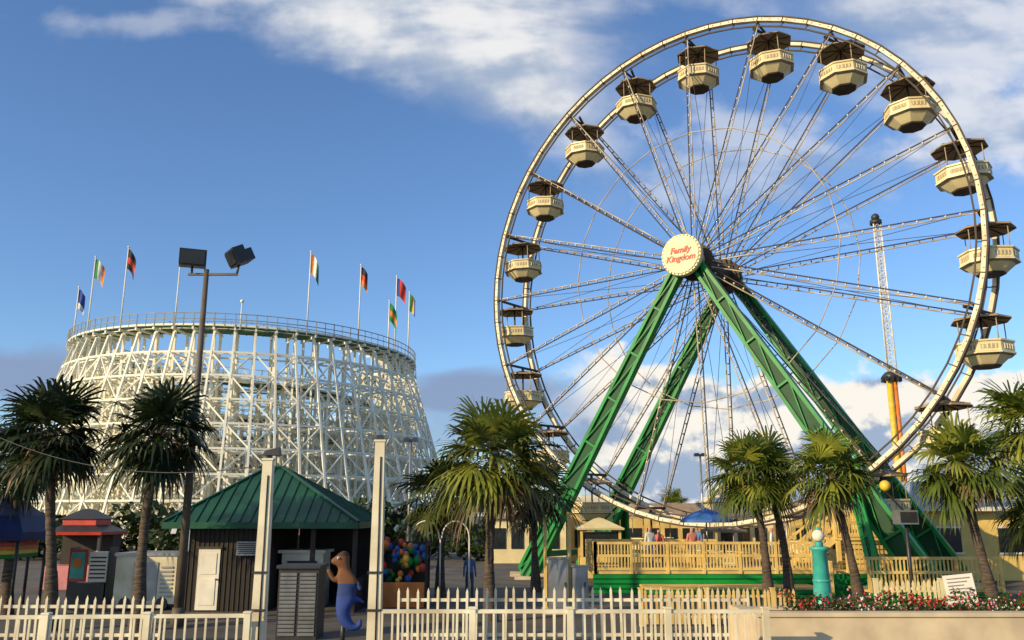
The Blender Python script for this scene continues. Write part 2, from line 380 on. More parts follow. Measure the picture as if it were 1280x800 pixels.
def flag(name_i,x,y,z0,z1,c1,c2,c3,s=1.0,dirx=1):
    mb=MB(); mb.cyl((0,0,0),(0,0,z1-z0),.07,.05,8,0); mb.ball((0,0,z1-z0+.05),.1,0,6)
    nx,nz=8,10; W=1.25*s; Hh=1.8*s
    def P(i,j):
        fx=i/nx; fz=j/nz
        droop=fx*fx*(.7+.5*((name_i*7)%3)/2)*s; sway=.16*math.sin(fx*7+fz*2+name_i)*fx
        return Vector((dirx*(W*fx*(.5+.12*((name_i*5)%3))),sway,(z1-z0)-.15-Hh*fz-droop))
    for i in range(nx):
        for j in range(nz):
            m=1+min(2,int(i*3/nx)) if name_i%2 else 1+min(2,int(j*3/nz))
            mb.face([P(i,j),P(i+1,j),P(i+1,j+1),P(i,j+1)],m,True)
    return mb.build('flag_pole',[white,c1,c2,c3],loc=(x,y,z0))
fgreen=mat('flag_green',(.02,.22,.06),.8); fred=mat('flag_red',(.6,.05,.03),.8); forg=mat('flag_orange',(.75,.22,.03),.8); fblk=mat('flag_black',(.02,.02,.02),.8); fyel=mat('flag_yellow',(.7,.5,.05),.8); fblu=mat('flag_blue',(.03,.06,.3),.8); fwht=mat('flag_white',(.7,.7,.7),.8)
RF=17.0
def rayaz(k):
    A=1+k*k; B=-2*(k*CX+CY); D=CX*CX+CY*CY-RF**2; disc=B*B-4*A*D
    if disc<0: disc=0
    t=(-B-math.sqrt(disc))/(2*A); return k*t,t
specs=[(-.525,4.4,fblu,fblu,fwht,1),(-.509,6.6,fgreen,fwht,forg,1),(-.470,6.8,fblk,fred,fblk,1),(-.405,5.0,None,None,None,0),(-.326,1.8,None,None,None,0),(-.246,6.8,forg,fwht,fgreen,1),(-.184,6.6,fblk,fred,forg,1),(-.140,6.8,fblu,fred,fred,1),(-.148,4.0,fgreen,forg,fgreen,1),(-.124,6.0,fgreen,fyel,fblu,1)]
for i,(k,h,a,b,c_,fl) in enumerate(specs):
    x,y=rayaz(k)
    if fl: flag(i,x,y,18.4,19.2+h,a,b,c_)
    else:
        mb=MB(); mb.cyl((0,0,0),(0,0,h+.6),.07,.05,8,0); mb.ball((0,0,h+.7),.17,0,6); mb.build('bare_flag_pole',[white],loc=(x,y,18.4))

# ------------------------------------------------------------------ drop tower
dt=MB(); X0,Y0=44.9,100
cs=[(-.55,-.4),(.55,-.4),(0,.6)]
for a,b in cs: dt.cyl((a,b,19.5),(a*.8,b*.8,38),.09,n=6,m=0)
z=19.5
while z<37.6:
    for i in range(3):
        a=cs[i];b=cs[(i+1)%3]; dt.beam((a[0]*.92,a[1]*.92,z),(b[0]*.92,b[1]*.92,z+.9),.07,m=0); dt.beam((a[0]*.92,a[1]*.92,z),(b[0]*.92,b[1]*.92,z),.07,m=0)
        dt.beam((b[0]*.92,b[1]*.92,z),(a[0]*.92,a[1]*.92,z+.9),.06,m=0)
    z+=.9
dt.cyl((-.28,0,0),(-.28,0,19),.34,n=12,m=1); dt.cyl((.38,0,0),(.38,0,19),.26,n=12,m=2)
dt.lathe((0,0,19),[(.5,-.5),(1.0,-.3),(1.05,.1),(.7,.5),(.5,.6)],14,3)
for i in range(10):
    t=2*math.pi*i/10; dt.box(1.0*math.cos(t)-.14,1.0*math.cos(t)+.14,1.0*math.sin(t)-.14,1.0*math.sin(t)+.14,18.4,19,3)
dt.cyl((0,0,38),(0,0,38.5),.7,n=14,m=3); dt.ball((0,0,38.9),.5,3,8)
dt.build('drop_tower',[white,yellow,orange,dksteel],loc=(X0,Y0,0))

# ------------------------------------------------------------------ palms
def fan(mb,base,D,L_,m,rnd,droop,nl=20,width=.05):
    D=D.normalized(); S_=D.cross(Z)
    if S_.length<.1: S_=Vector((1,0,0))
    S_.normalize(); U=S_.cross(D).normalized()
    tw_=rnd.uniform(-.6,.6); S2=S_*math.cos(tw_)+U*math.sin(tw_)
    pl=L_*.48; p0=base; seg=3; pts=[p0]
    for i in range(1,seg+1):
        f=i/seg; pts.append(base+D*(pl*f)-Z*(droop*.34*pl*f*f))
    for a,b in zip(pts,pts[1:]): mb.beam(a,b,.03,.02,m)
    hub_=pts[-1]; D2=(pts[-1]-pts[-2]).normalized()
    for i in range(nl):
        th=R(-112+224*i/(nl-1))+rnd.uniform(-.05,.05)
        d=(D2*math.cos(th)+S2*math.sin(th)+U*.20*abs(math.sin(th))).normalized()
        ll=L_*.62*(.70+.30*math.cos(th*.7))*rnd.uniform(.82,1.08)
        side=d.cross(U).normalized()*width*.5
        dd=droop*rnd.uniform(.7,1.3)
        q1=hub_+d*(ll*.5)-Z*(dd*.05*ll); q2=hub_+d*(ll*.82)-Z*(dd*.20*ll); q3=hub_+d*(ll*1.0)-Z*(dd*.50*ll)
        mb.face([hub_-side*.35,hub_+side*.35,q1+side,q1-side],m)
        mb.face([q1-side,q1+side,q2+side*.7,q2-side*.7],m)
        mb.face([q2-side*.7,q2+side*.7,q3],m)
def palm(x,y,h,r,lx,ly,seed,nf=40,mats=None,base_r=.19):
    rnd=random.Random(seed); mb=MB(); n=14; pts=[]
    for i in range(n+1):
        f=i/n; pts.append(Vector((lx*f**1.3+.06*math.sin(f*5+seed),ly*f,h*f)))
    for i in range(n):
        f=i/n; r0=base_r*(1.25-.55*min(1,f*3)+.0)*(1 if f<.8 else 1.15); mb.cyl(pts[i],pts[i+1]+Z*.02,r0*rnd.uniform(.96,1.06),r0*rnd.uniform(.86,.93),10,0,False)
    for i in range(34):
        a=rnd.uniform(0,6.28); zf=rnd.uniform(.78,1.0); c=pts[int(zf*n)]; d=Vector((math.cos(a),math.sin(a),.9)); mb.beam(c+d*.12,c+d*.34,.07,.03,0)
    top=pts[-1]
    for i in range(nf):
        az=i*2.39996+rnd.uniform(-.25,.25); f=i/nf; el=R(80-120*f**.82+rnd.uniform(-12,12))
        D=Vector((math.cos(az)*math.cos(el),math.sin(az)*math.cos(el),math.sin(el)))
        m=1 if rnd.random()<.58 else 2
        if f>.85: m=3 if rnd.random()<.6 else 1
        dr=.40+.75*f
        L_=r*rnd.uniform(.84,1.14)*(1.0 if f<.8 else .78)
        fan(mb,top+Vector((rnd.uniform(-.08,.08),rnd.uniform(-.08,.08),rnd.uniform(-.25,.12))),D,L_,m,rnd,dr,width=.042*r+.014)
    return mb.build('palm_tree',mats or [bark,leafA,leafB,leafD],loc=(x,y,0))
dark=[bark,leafS,leafT,leafD]; mid_=[bark,leafT,leafB,leafD]; vdark=[bark,leafS,leafS,leafD]  # leafS brings its painted-in shade to the dark and vdark sets
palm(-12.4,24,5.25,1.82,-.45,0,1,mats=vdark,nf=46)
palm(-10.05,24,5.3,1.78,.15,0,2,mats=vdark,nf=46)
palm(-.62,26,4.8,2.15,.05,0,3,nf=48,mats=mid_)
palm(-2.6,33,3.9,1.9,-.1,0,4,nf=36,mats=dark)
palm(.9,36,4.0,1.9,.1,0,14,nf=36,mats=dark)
palm(8.4,29,4.45,1.6,-.45,0,5,nf=42)
palm(9.2,29.6,4.55,1.6,-.35,.1,6,nf=42)
palm(10.45,27,4.4,1.55,-.45,0,7,nf=42)
palm(12.95,24,4.4,1.62,-.5,0,8,nf=42)
palm(15.6,26,3.2,1.6,.2,0,9,mats=mid_)
palm(18.6,31,6.3,2.3,.3,0,10,nf=48)
palm(11.5,62,3.6,1.6,0,0,11,nf=30)
palm(8.5,64,3.2,1.5,0,0,12,nf=30)
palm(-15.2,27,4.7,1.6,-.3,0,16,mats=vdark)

# ------------------------------------------------------------------ background trees (one mass)
tm=MB(); rnd=random.Random(5)
def clump(cx,cy,cz,rx,ry,rz,n,s=.35):
    for i in range(n):
        d=Vector((rnd.gauss(0,1),rnd.gauss(0,1),rnd.gauss(0,1))).normalized()*rnd.uniform(.45,1.05)
        p=Vector((cx+d.x*rx,cy+d.y*ry,cz+d.z*rz)); a=Vector((rnd.uniform(-1,1),rnd.uniform(-1,1),rnd.uniform(-1,1))).normalized(); b=a.cross(Vector((rnd.uniform(-1,1),rnd.uniform(-1,1),1))).normalized()
        k=s*rnd.uniform(.6,1.3); tm.face([p-a*k,p-b*k*.6,p+a*k,p+b*k*.6])
for i in range(50):
    x=-62+i*2.6+rnd.uniform(-1,1); y=rnd.uniform(60,66) if x<15 else rnd.uniform(70,84)
    h=rnd.uniform(2.2,4.2)
    clump(x,y,h*.55,2.3,1.9,h*.55,330)
tm.build('background_trees',[treeL])

# ------------------------------------------------------------------ green-roofed hut
h=MB(); x0,x1,y0,y1,ze,zr=-11.15,-4.9,28,33.4,2.78,4.66; ym=(y0+y1)/2; r0,r1=-8.65,-8.15
cA,cB,cC,cD=Vector((x0,y0,ze)),Vector((x1,y0,ze)),Vector((x1,y1,ze)),Vector((x0,y1,ze)); rA,rB=Vector((r0,ym,zr)),Vector((r1,ym,zr))
h.face([cA,cB,rB,rA],0); h.face([cB,cC,rB],0); h.face([cC,cD,rA,rB],0); h.face([cD,cA,rA],0)
h.face([cA-Z*.02,cD-Z*.02,cC-Z*.02,cB-Z*.02],1)
for a,b in((cA,cB),(cB,cC),(cC,cD),(cD,cA)): h.beam(a-Z*.09,b-Z*.09,.06,.2,0)
for a,b in((cA,rA),(cB,rB),(cC,rB),(cD,rA),(rA,rB)): h.beam(a+Z*.03,b+Z*.03,.12,.06,0)
def seams(a,b,ra,rb,n):
    for i in range(1,n):
        f=i/n; e=a.lerp(b,f)
        dirv=((ra+rb)/2-(a+b)/2); ab=(b-a).normalized(); dirv-=ab*dirv.dot(ab); s_=(e-a).dot(ab); Lr=(b-a).length
        la=(ra-a).dot(ab); lb=(b-rb).dot(ab); t=min(1,s_/la if la>0 else 1,(Lr-s_)/lb if lb>0 else 1)
        h.beam(e+Z*.02,e+dirv*t+Z*.02,.035,.05,0)
seams(cA,cB,rA,rB,18); seams(cD,cA,rA,rA,14); seams(cB,cC,rB,rB,14)
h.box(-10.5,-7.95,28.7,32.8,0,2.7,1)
for i in range(17): h.box(-10.5+i*.155,-10.5+i*.155+.02,28.67,28.7,0,2.65,3)
h.box(-10.15,-9.45,28.64,28.69,.05,1.95,2); h.box(-10.22,-9.38,28.60,28.645,1.95,2.02,3); h.box(-10.05,-9.55,28.62,28.637,1.15,1.8,2); h.box(-10.05,-9.55,28.62,28.637,.2,1.0,2); h.ball((-9.53,28.6,1.0),.035,4,6)
h.box(-8.85,-8.2,28.35,28.69,1.75,2.18,4)
for i in range(6): h.box(-8.8,-8.25,28.33,28.348,1.8+i*.06,1.83+i*.06,3)
for x in(-5.05,-6.4): h.box(x-.07,x+.07,28.3,28.44,0,2.7,1)
h.box(-5.1,-4.98,28.5,32.9,0,1.0,1); h.box(-7.9,-5.0,32.7,32.85,0,2.7,1)
h.box(-7.8,-6.4,30,31.2,0,1.75,2); h.box(-7.6,-6.6,29.96,29.998,.9,1.5,3); h.box(-7.9,-6.3,29.8,31.3,1.76,1.86,2)
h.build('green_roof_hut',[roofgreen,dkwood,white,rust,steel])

# ------------------------------------------------------------------ floodlight mast
fl=MB()
fl.cyl((0,0,0),(0,0,.5),.2,.17,12,0); fl.cyl((0,0,.5),(0,0,10.3),.13,.075,12,0)
fl.beam((-.55,0,10.15),(.95,0,10.15),.07,.07,0); 
def flood(cx,cz,tilt,yaw,w=.78):
    m_=Matrix.Translation((cx,0,cz))@Matrix.Rotation(R(yaw),4,'Z')@Matrix.Rotation(R(tilt),4,'X')
    def q(x,y,z): return m_@Vector((x,y,z))
    def hb(a,b,m,tp=1):
        (xa,ya,za),(xb,yb,zb)=a,b
        fl.hexa([q(xa*tp,ya,za*tp),q(xb*tp,ya,za*tp),q(xb,yb,za),q(xa,yb,za),q(xa*tp,ya,zb*tp),q(xb*tp,ya,zb*tp),q(xb,yb,zb),q(xa,yb,zb)],m)
    hb((-w/2,-.30,-.26),(w/2,.05,.26),1,1.0); hb((-w/2,.05,-.26),(w/2,.25,.1),1)
    hb((-w/2+.05,-.34,-.2),(w/2-.05,-.302,.2),2)
flood(-.45,10.65,8,20); flood(1.0,10.75,28,-55); fl.cyl((-.45,0,10.15),(-.45,0,10.45),.04,n=8,m=0); fl.cyl((.92,0,10.15),(.98,0,10.5),.04,n=8,m=0)
fl.build('floodlight_mast',[mat('mast_brown',(.13,.105,.08),.6,.3,2),dksteel,glass],loc=(-9.3,25,0))

def lamp(x,y,H,name='park_lamp'):
    mb=MB(); mb.cyl((0,0,0),(0,0,H),.09,.06,8,0); mb.beam((-.2,0,H),(.2,0,H),.06,.06,0)
    for s_ in(-.22,.22): mb.hexa([(s_-.18,-.2,H-.12),(s_+.18,-.2,H-.12),(s_+.18,.2,H-.12),(s_-.18,.2,H-.12),(s_-.12,-.14,H+.08),(s_+.12,-.14,H+.08),(s_+.12,.14,H+.08),(s_-.12,.14,H+.08)],1)
    mb.build(name,[steel,dksteel],loc=(x,y,0))
lamp(-5.3,45,6.9); lamp(12.0,55,6.8)

# ------------------------------------------------------------------ white posts
def wpost(x,y,H,lampt):
    mb=MB(); a=.135;b=.095
    mb.hexa([(-a,-a,0),(a,-a,0),(a,a,0),(-a,a,0),(-b,-b,H),(b,-b,H),(b,b,H),(-b,b,H)],0)
    mb.box(-b-.02,b+.02,-b-.02,b+.02,H,H+.04,0)
    for z in(1.2,1.9): mb.box(-.15,.15,-.15,-.128,z,z+.04,1)
    mb.cyl((.05,-.145,.2),(.03,-.11,H-.3),.014,n=6,m=1)
    if lampt:
        mb.cyl((0,0,H+.04),(0,0,H+.12),.05,n=8,m=1); mb.hexa([(-.12,-.1,H+.1),(.22,-.1,H+.1),(.22,.12,H+.1),(-.12,.12,H+.1),(-.06,-.06,H+.2),(.2,-.06,H+.26),(.2,.1,H+.26),(-.06,.1,H+.2)],1)
    else: mb.box(-.08,.05,-.05,.05,H+.04,H+.14,1)
    mb.build('white_post',[white_dirty,dksteel],loc=(x,y,0))
wpost(-4.9,17.4,4.08,True); wpost(-2.66,17.4,4.45,False)

# ------------------------------------------------------------------ fences
def railing(name,A,B,H,post=1.85,bar=.14,bw=.045,mats=None,pointed=False,posts=True,z0=0,rails=(.12,.9),rev=False):
    mb=MB(); A=Vector(A);B=Vector(B); d=B-A; Ln=d.length; d.normalize(); sd_=Vector((d.y,-d.x,0)); rr=random.Random(3)
    for rz in rails: mb.beam(A+Z*(rz*H),B+Z*(rz*H),.05,.07,0)
    n=int(Ln/bar)
    for i in range(n+1):
        p=A+d*(i*Ln/n)+sd_*(.045 if pointed else 0)
        top=H*(1.0+rr.uniform(-.02,.02)) if pointed else H*rails[1]
        p=p+d*rr.uniform(-.01,.01); ln=d*rr.uniform(-.03,.03)
        if pointed:
            mb.beam(p+Z*.06,p+ln+Z*(top-.08),bw,.025,0,up=sd_); q=p+ln+Z*(top-.08)
            mb.face([q-d*bw*.5,q+d*bw*.5,q+Z*.09]); 
        else: mb.beam(p+Z*(.1*H),p+Z*top,bw,.03,0,up=sd_)
    if posts:
        k=int(Ln/post)
        for i in range(k+1):
            p=B-d*(i*post) if rev else A+d*(i*post)
            mb.box(p.x-.06,p.x+.06,p.y-.06,p.y+.06,0,H+.0,0); mb.box(p.x-.075,p.x+.075,p.y-.075,p.y+.075,H+.0,H+.03,0)
    return mb.build(name,mats or [white_dirty],loc=(0,0,z0))
railing('white_railing',(-2.45,17,0),(4.8,17,0),1.28,rev=True,bar=.19,bw=.038,rails=(.12,.96))
railing('white_railing',(-14.5,16.4,0),(-5.0,17.0,0),1.2,rev=True,bar=.19,bw=.038,rails=(.12,.96))
railing('picket_fence',(-2.6,20.6,0),(5.4,20.6,0),1.38,bar=.22,bw=.055,pointed=True,rails=(.25,.8),posts=False)
railing('picket_fence',(-16,21,0),(-8.2,21,0),1.15,bar=.22,bw=.055,pointed=True,rails=(.25,.8),posts=False)
railing('picket_fence',(3.6,25,0),(7.9,25,0),1.0,bar=.14,bw=.07,pointed=True,rails=(.25,.8),mats=[tan])
railing('picket_fence',(10.2,25,0),(12.4,25,0),1.25,bar=.14,bw=.07,pointed=True,rails=(.25,.8),mats=[cream])

# ------------------------------------------------------------------ planter with flowers
pw=MB(); pw.box(4.95,20,18,18.28,0,1.02); pw.box(4.95,5.23,18.28,20.4,0,1.02); pw.box(5.23,20,20.1,20.4,0,.98); pw.box(4.9,20,17.96,18.32,1.02,1.10)
pw.box(5.23,20,18.28,20.1,0,.93,1); pw.build('planter_wall',[concrete,soil])
fb=MB(); rnd=random.Random(11)
for i in range(4600):
    x=rnd.uniform(5.9,14.5); y=rnd.uniform(18.4,20.0); hh=.12+.10*math.sin(x*3.1+y*2)+.08*math.sin(x*7.7)
    z=.94+rnd.uniform(0,.2+max(0,hh)); a=Vector((rnd.uniform(-1,1),rnd.uniform(-1,1),rnd.uniform(-.3,1))).normalized(); b=a.cross(Vector((rnd.random(),rnd.random(),1))).normalized(); k=rnd.uniform(.03,.07); p=Vector((x,y,z))
    fb.face([p-a*k,p-b*k*.5,p+a*k,p+b*k*.5],0)
for i in range(650):
    x=rnd.uniform(5.9,14.5); y=rnd.uniform(18.35,20.0); hh=.12+.10*math.sin(x*3.1+y*2)+.08*math.sin(x*7.7)
    fb.octa((x,y,.98+max(0,hh)*.9+rnd.uniform(.0,.2)),rnd.uniform(.018,.036),1 if math.sin(x*2.3+rnd.uniform(-1,1))>-.5 else (2 if rnd.random()<.5 else 3))
fb.build('flower_bed',[leafmat('shrub_leaf',(.09,.15,.03),(.03,.06,.015)),mat('red_petal',(.5,.03,.03),.7),mat('pink_petal',(.7,.25,.35),.7),mat('white_petal',(.75,.72,.7),.7)])

# ------------------------------------------------------------------ loading deck
dk=MB()
def deckrail(A,B,z,H=1.08):
    A=Vector(A);B=Vector(B);d=B-A;Ln=d.length;d.normalize();n=max(1,round(Ln/1.5))
    for f in(.08,.55,1.0): dk.beam(A+Z*(z+f*H),B+Z*(z+f*H),.07,.10,0)
    for i in range(n+1):
        p=A+d*(Ln*i/n); dk.beam(p+Z*(z-.1),p+Z*(z+H+.05),.11,m=0)
        if i<n:
            q=A+d*(Ln*(i+1)/n)
            for k in range(1,11): 
                s_=p.lerp(q,k/11); dk.beam(s_+Z*(z+.08*H),s_+Z*(z+.98*H),.045,m=0)
def boards(x0,x1,y,z0,z1,m=1):
    n=max(1,round((z1-z0)/.18)); hh=(z1-z0)/n
    for i in range(n): dk.box(x0,x1,y-.02-.012*(i%2),y+.04,z0+i*hh+.02,z0+(i+1)*hh-.02,m)
    dk.box(x0,x1,y+.05,y+.1,z0,z1,2)
dk.box(3.2,15.2,35.1,39,.75,.85,0); boards(3.2,15.2,35.0,0,.75)
deckrail((3.3,35.1,0),(11.9,35.1,0),.85); deckrail((3.3,35.1,0),(3.3,39,0),.85); deckrail((3.3,38.9,0),(9,38.9,0),.85); deckrail((13.3,35.1,0),(15.1,35.1,0),.85)
dk.box(5.0,11.6,33.2,35.0,.3,.38,0); boards(5.0,11.6,33.15,0,.3)
dk.box(13.4,16.0,36.4,39,2.0,2.1,0); deckrail((13.4,36.45,0),(16.0,36.45,0),2.1); deckrail((13.4,38.9,0),(16,38.9,0),2.1)
for x in(13.5,15.9):
    for y in(36.5,38.9): dk.box(x-.08,x+.08,y-.08,y+.08,0,2.0,0)
boards(13.5,15.9,36.7,.85,2.0,0)
for i in range(7): dk.box(11.9+i*.21,12.15+i*.21,36.6,38,.85+i*.165,.9+i*.165+.02,0)
for y in(36.55,38.05):
    dk.beam((11.85,y,.85),(13.4,y,2.05),.06,.25,0)
    for f in(.5,1.05): dk.beam((11.85,y,.85+f),(13.4,y,2.05+f),.06,.09,0)
    for i in range(6): dk.beam((11.9+i*.29,y,.9+i*.225),(11.9+i*.29,y,1.95+i*.225),.05,m=0)
for i in range(4): dk.box(12.0,13.3,34.0+i*.28,35.0,i*.19,.19+i*.19,1)
deckrail((12.0,33.4,0),(12.0,34.9,0),.2)
dk.box(6.5,13.5,39.1,41.2,.02,.10,0)
dk.box(12.6,17.5,31.6,33.4,.35,.43,0); boards(12.6,17.5,31.5,0,.35); deckrail((12.7,31.6,0),(17.4,31.6,0),.43)
dk.build('wooden_loading_deck',[tan,green,dkgreen])

um=MB(); um.cyl((0,0,0),(0,0,2.35),.03,n=8,m=1)
um.lathe((0,0,0),[(.02,2.45),(.55,2.27),(1.08,1.98),(1.10,1.86),(1.02,1.93),(.5,2.2),(.02,2.36)],10,0,smooth=False); um.cyl((0,0,0),(0,0,.08),.28,n=14,m=1); um.cyl((0,0,.7),(0,0,.74),.5,n=16,m=2)
um.build('patio_umbrella',[blue,steel,white],loc=(8.2,37,.85))
ob=MB(); ob.box(-1,1,-.9,.9,0,1.0,0)
for x in(-.95,.95):
    for y in(-.85,.85): ob.box(x-.06,x+.06,y-.06,y+.06,1.0,2.3,0)
ob.box(-.88,.88,-.80,.8,1.0,2.2,1); ob.lathe((0,0,2.3),[(1.6,0),(1.65,.08),(.3,.55),(.02,.6)],4,2,smooth=False); ob.build('operator_booth',[tan,glass,cream],loc=(4.4,44.5,0))

# ------------------------------------------------------------------ right building
yb=MB(); yb.box(19.3,34,42,50,0,3.35,0); 
for i in range(4):
    x=20+i*3.2; yb.box(x,x+1.4,41.94,41.995,1.3,2.4,1); yb.box(x-.08,x+1.48,41.9,41.938,1.2,1.29,2); yb.box(x-.08,x+1.48,41.9,41.938,2.41,2.5,2)
yb.hexa([(18.9,41.4,3.36),(34.4,41.4,3.36),(34.4,50.4,3.36),(18.9,50.4,3.36),(20.5,44.5,4.7),(33,44.5,4.7),(33,47.5,4.7),(20.5,47.5,4.7)],3)
for i in range(30): yb.beam((19+i*.52,41.41,3.42),(20.55+i*.42,44.48,4.75),.04,.05,3)
yb.box(18.85,34.45,41.35,41.4,3.2,3.4,2); yb.build('yellow_building',[yellowwall,glass,white,mat('pale_metal_roof',(.45,.47,.50),.4,.2,1,metal=.3)])
bb=MB(); rnd=random.Random(2)
xx=-1.5
for i,(wd,hh,mi) in enumerate(((5,2.8,0),(3,3.6,1),(6,3.0,2),(4,3.9,0),(7,3.1,1),(5,3.6,2))):
    y=57+(i%2)*2; bb.box(xx,xx+wd,y,y+5,0,hh,mi)
    bb.hexa([(xx-.3,y-.3,hh),(xx+wd+.3,y-.3,hh),(xx+wd+.3,y+5.3,hh),(xx-.3,y+5.3,hh),(xx+.9,y+1.5,hh+.8),(xx+wd-.9,y+1.5,hh+.8),(xx+wd-.9,y+3.5,hh+.8),(xx+.9,y+3.5,hh+.8)],3+i%2)
    k=int(wd/1.2)
    for j in range(k): bb.box(xx+.3+j*1.15,xx+1.1+j*1.15,y-.05,y-.005,.9,2.2,5)
    xx+=wd+.4
bb.build('midway_building',[cream,yellowwall,tan,brown,white_dirty,glass])
aw=MB()
for i in range(10):
    a0=math.pi*i/10;a1=math.pi*(i+1)/10
    aw.face([(-1.3*math.cos(a0),-2,.5*math.sin(a0)),(-1.3*math.cos(a1),-2,.5*math.sin(a1)),(-1.3*math.cos(a1),2,.5*math.sin(a1)),(-1.3*math.cos(a0),2,.5*math.sin(a0))],0,True)
for x in(-1.25,1.25):
    for y in(-1.9,1.9): aw.cyl((x,y,-3.2),(x,y,.02),.05,n=8,m=1)
aw.build('white_awning',[white,steel],loc=(15.2,46.5,3.3))

# ------------------------------------------------------------------ small furniture right
lh=MB(); lh.lathe((0,0,0),[(.36,0),(.36,.15),(.27,.2),(.24,.9),(.19,2.05),(.27,2.1),(.27,2.16),(.16,2.18)],16,0)
lh.lathe((0,0,0),[(.11,2.18),(.11,2.3)],12,0); lh.ball((0,0,2.46),.17,1,8); lh.lathe((0,0,0),[(.08,2.60),(.02,2.70)],12,0)
for z in(.55,1.25): lh.lathe((0,0,0),[(.265-.03*z,z),(.28-.03*z,z+.02),(.28-.03*z,z+.06),(.25-.03*z,z+.08)],16,0)
lh.build('lighthouse_bollard',[teal,bulbm],loc=(8.35,24,0))
gl=MB(); gl.cyl((0,0,0),(0,0,3.1),.06,.05,10,0); gl.lathe((0,0,0),[(.12,0),(.12,.2),(.07,.3)],12,0)
gl.ball((-.5,0,3.85),.16,1,8); gl.beam((0,0,3.1),(-.5,0,3.68),.05,.05,0); gl.box(-.28,.28,-.22,.22,2.75,3.15,2); gl.box(-.24,.24,-.24,-.222,2.8,3.1,0)
gl.build('lamp_and_speaker_post',[dksteel,yellow,steel],loc=(11.45,25.5,0))
sg_=MB(); sg_.box(-.33,.33,-.02,.02,.86,1.66,0); sg_.box(-.3,-.24,.02,.07,0,1.64,2); sg_.box(.24,.3,.02,.07,0,1.64,2)
for i in range(8): sg_.box(-.26,.26-.08*(i%3),-.026,-.021,1.56-i*.078,1.585-i*.078,1)
s1=sg_.build('notice_sign',[white,mat('sign_text',(.25,.2,.2),.7),tan],loc=(10.6,20.75,0)); s1.rotation_euler=(R(-3),R(-6),R(-8))

ec=MB()
for x,y,w_,h_ in((0,0,.62,1.5),(.75,.1,.5,1.25)):
    ec.box(x,x+w_,y,y+.4,.15,.15+h_,0); ec.box(x+.05,x+w_-.05,y-.015,y-.002,.2,.1+h_,0); ec.box(x+w_-.12,x+w_-.08,y-.04,y-.016,.8,.95,1); ec.box(x-.03,x+w_+.03,y-.05,y+.45,.152+h_,.2+h_,0)
ec.box(-.2,1.5,-.1,.6,0,.149,2); ec.box(-.14,-.04,.2,.3,.15,3.0,3); ec.box(.62,.74,.2,.3,.15,3.1,3)
ec.build('electrical_cabinet',[steel,dksteel,concrete,tan],loc=(1.15,28,0))

gk=MB(); gk.box(0,1.0,0,.9,0,1.7,0)
for i in range(16): gk.box(.05,.46,-.03,-.002,.1+i*.095,.17+i*.095,1); 
for i in range(16): gk.box(.54,.95,-.03,-.002,.1+i*.095,.17+i*.095,1)
gk.box(-.05,1.05,-.08,.95,1.702,1.78,0); gk.build('storage_cabinet',[dksteel,mat('shutter_grey',(.16,.165,.17),.5,.3,3)],loc=(-5.85,22.3,0))

bs=MB(); rnd=random.Random(8)
bs.box(-.95,.95,.3,.4,0,2.1,0)
for x in(-.95,.95): bs.box(x-.04,x+.04,-1,.3,2.0,2.08,0); bs.box(x-.04,x+.04,-1.06,-.98,0,2.1,0)
bs.box(-.9,.9,-1.0,-.9,0,.8,1)
for i in range(85):
    x=rnd.uniform(-.9,.9); z=rnd.uniform(.75,2.2); 
    if (x/.95)**2+((z-1.45)/.8)**2>1.05: continue
    bs.ball((x,rnd.uniform(-.5,.22),z),rnd.uniform(.07,.14),2+rnd.randrange(5),7,1.15)
bs.build('balloon_stall',[dkwood,orange,red,yellow,blue,green,orange],loc=(-3.85,31,0))
hp=MB()
for cx in(-.55,.55):
    last=None
    for i in range(15):
        a=math.pi*i/14; p=Vector((cx+.5*math.cos(a),0,2.2+.6*math.sin(a)))
        if last is not None: hp.cyl(last,p,.03,n=6,m=0,cap=False)
        last=p
for x in(-1.05,0,1.05): hp.cyl((x,0,0),(x,0,2.2),.03,n=6,m=0)
hp.build('hoop_arch',[white],loc=(-2.6,32,0))

# left midway
kk=MB(); kk.box(-1.1,1.1,-1,1,0,.95,0); kk.box(-1.1,1.1,.2,1,.95,2.2,1)
for x in(-1.05,1.05): kk.box(x-.06,x+.06,-1,-.88,.95,2.2,2)
kk.lathe((0,0,2.2),[(1.7,0),(1.75,.12),(1.0,.4),(1.0,.62),(1.15,.66),(.3,1.05),(.02,1.1)],4,2,smooth=False,mats=[4,2,3,4,2,2]); kk.build('midway_kiosk',[pink,dkwood,dksteel,red,red],loc=(-18.4,38,0))
sh=MB(); sh.box(-17.0,-10.8,46,50,0,2.5,0); sh.hexa([(-17.4,45.4,2.5),(-10.4,45.4,2.5),(-10.4,50.4,2.5),(-17.4,50.4,2.5),(-16,47.4,3.4),(-12,47.4,3.4),(-12,48.4,3.4),(-16,48.4,3.4)],1)
for i in range(7): sh.box(-16.8+i*.88,-16.2+i*.88,45.94,45.99,.9,2.0,2+i%2)
for i in range(14): sh.beam((-17.4+i*.5,45.38,2.48),(-17.4+i*.5+.25,44.5,2.1),.25,.02,1 if i%2 else 4)
sh.build('souvenir_shop',[skyb,red,glass,yellow,white])
ps=MB(); ps.box(-.6,.6,-.3,.3,0,.8,3); ps.box(-.62,-.02,-.36,-.3,.85,1.9,0); ps.box(-.55,-.09,-.375,-.362,.95,1.8,1); ps.box(-.45,-.2,-.39,-.376,1.3,1.6,2); ps.box(.06,.66,-.36,.2,.85,1.8,4)
for i in range(6): ps.box(.1,.62,-.375,-.362,.95+i*.13,1.0+i*.13,3)
ps.box(-.64,-.6,-.3,.3,0,1.95,3); ps.box(.66,.7,-.3,.3,0,1.95,3)
ps.build('ticket_machine',[red,teal,orange,dksteel,white],loc=(-14.2,30.0,0))
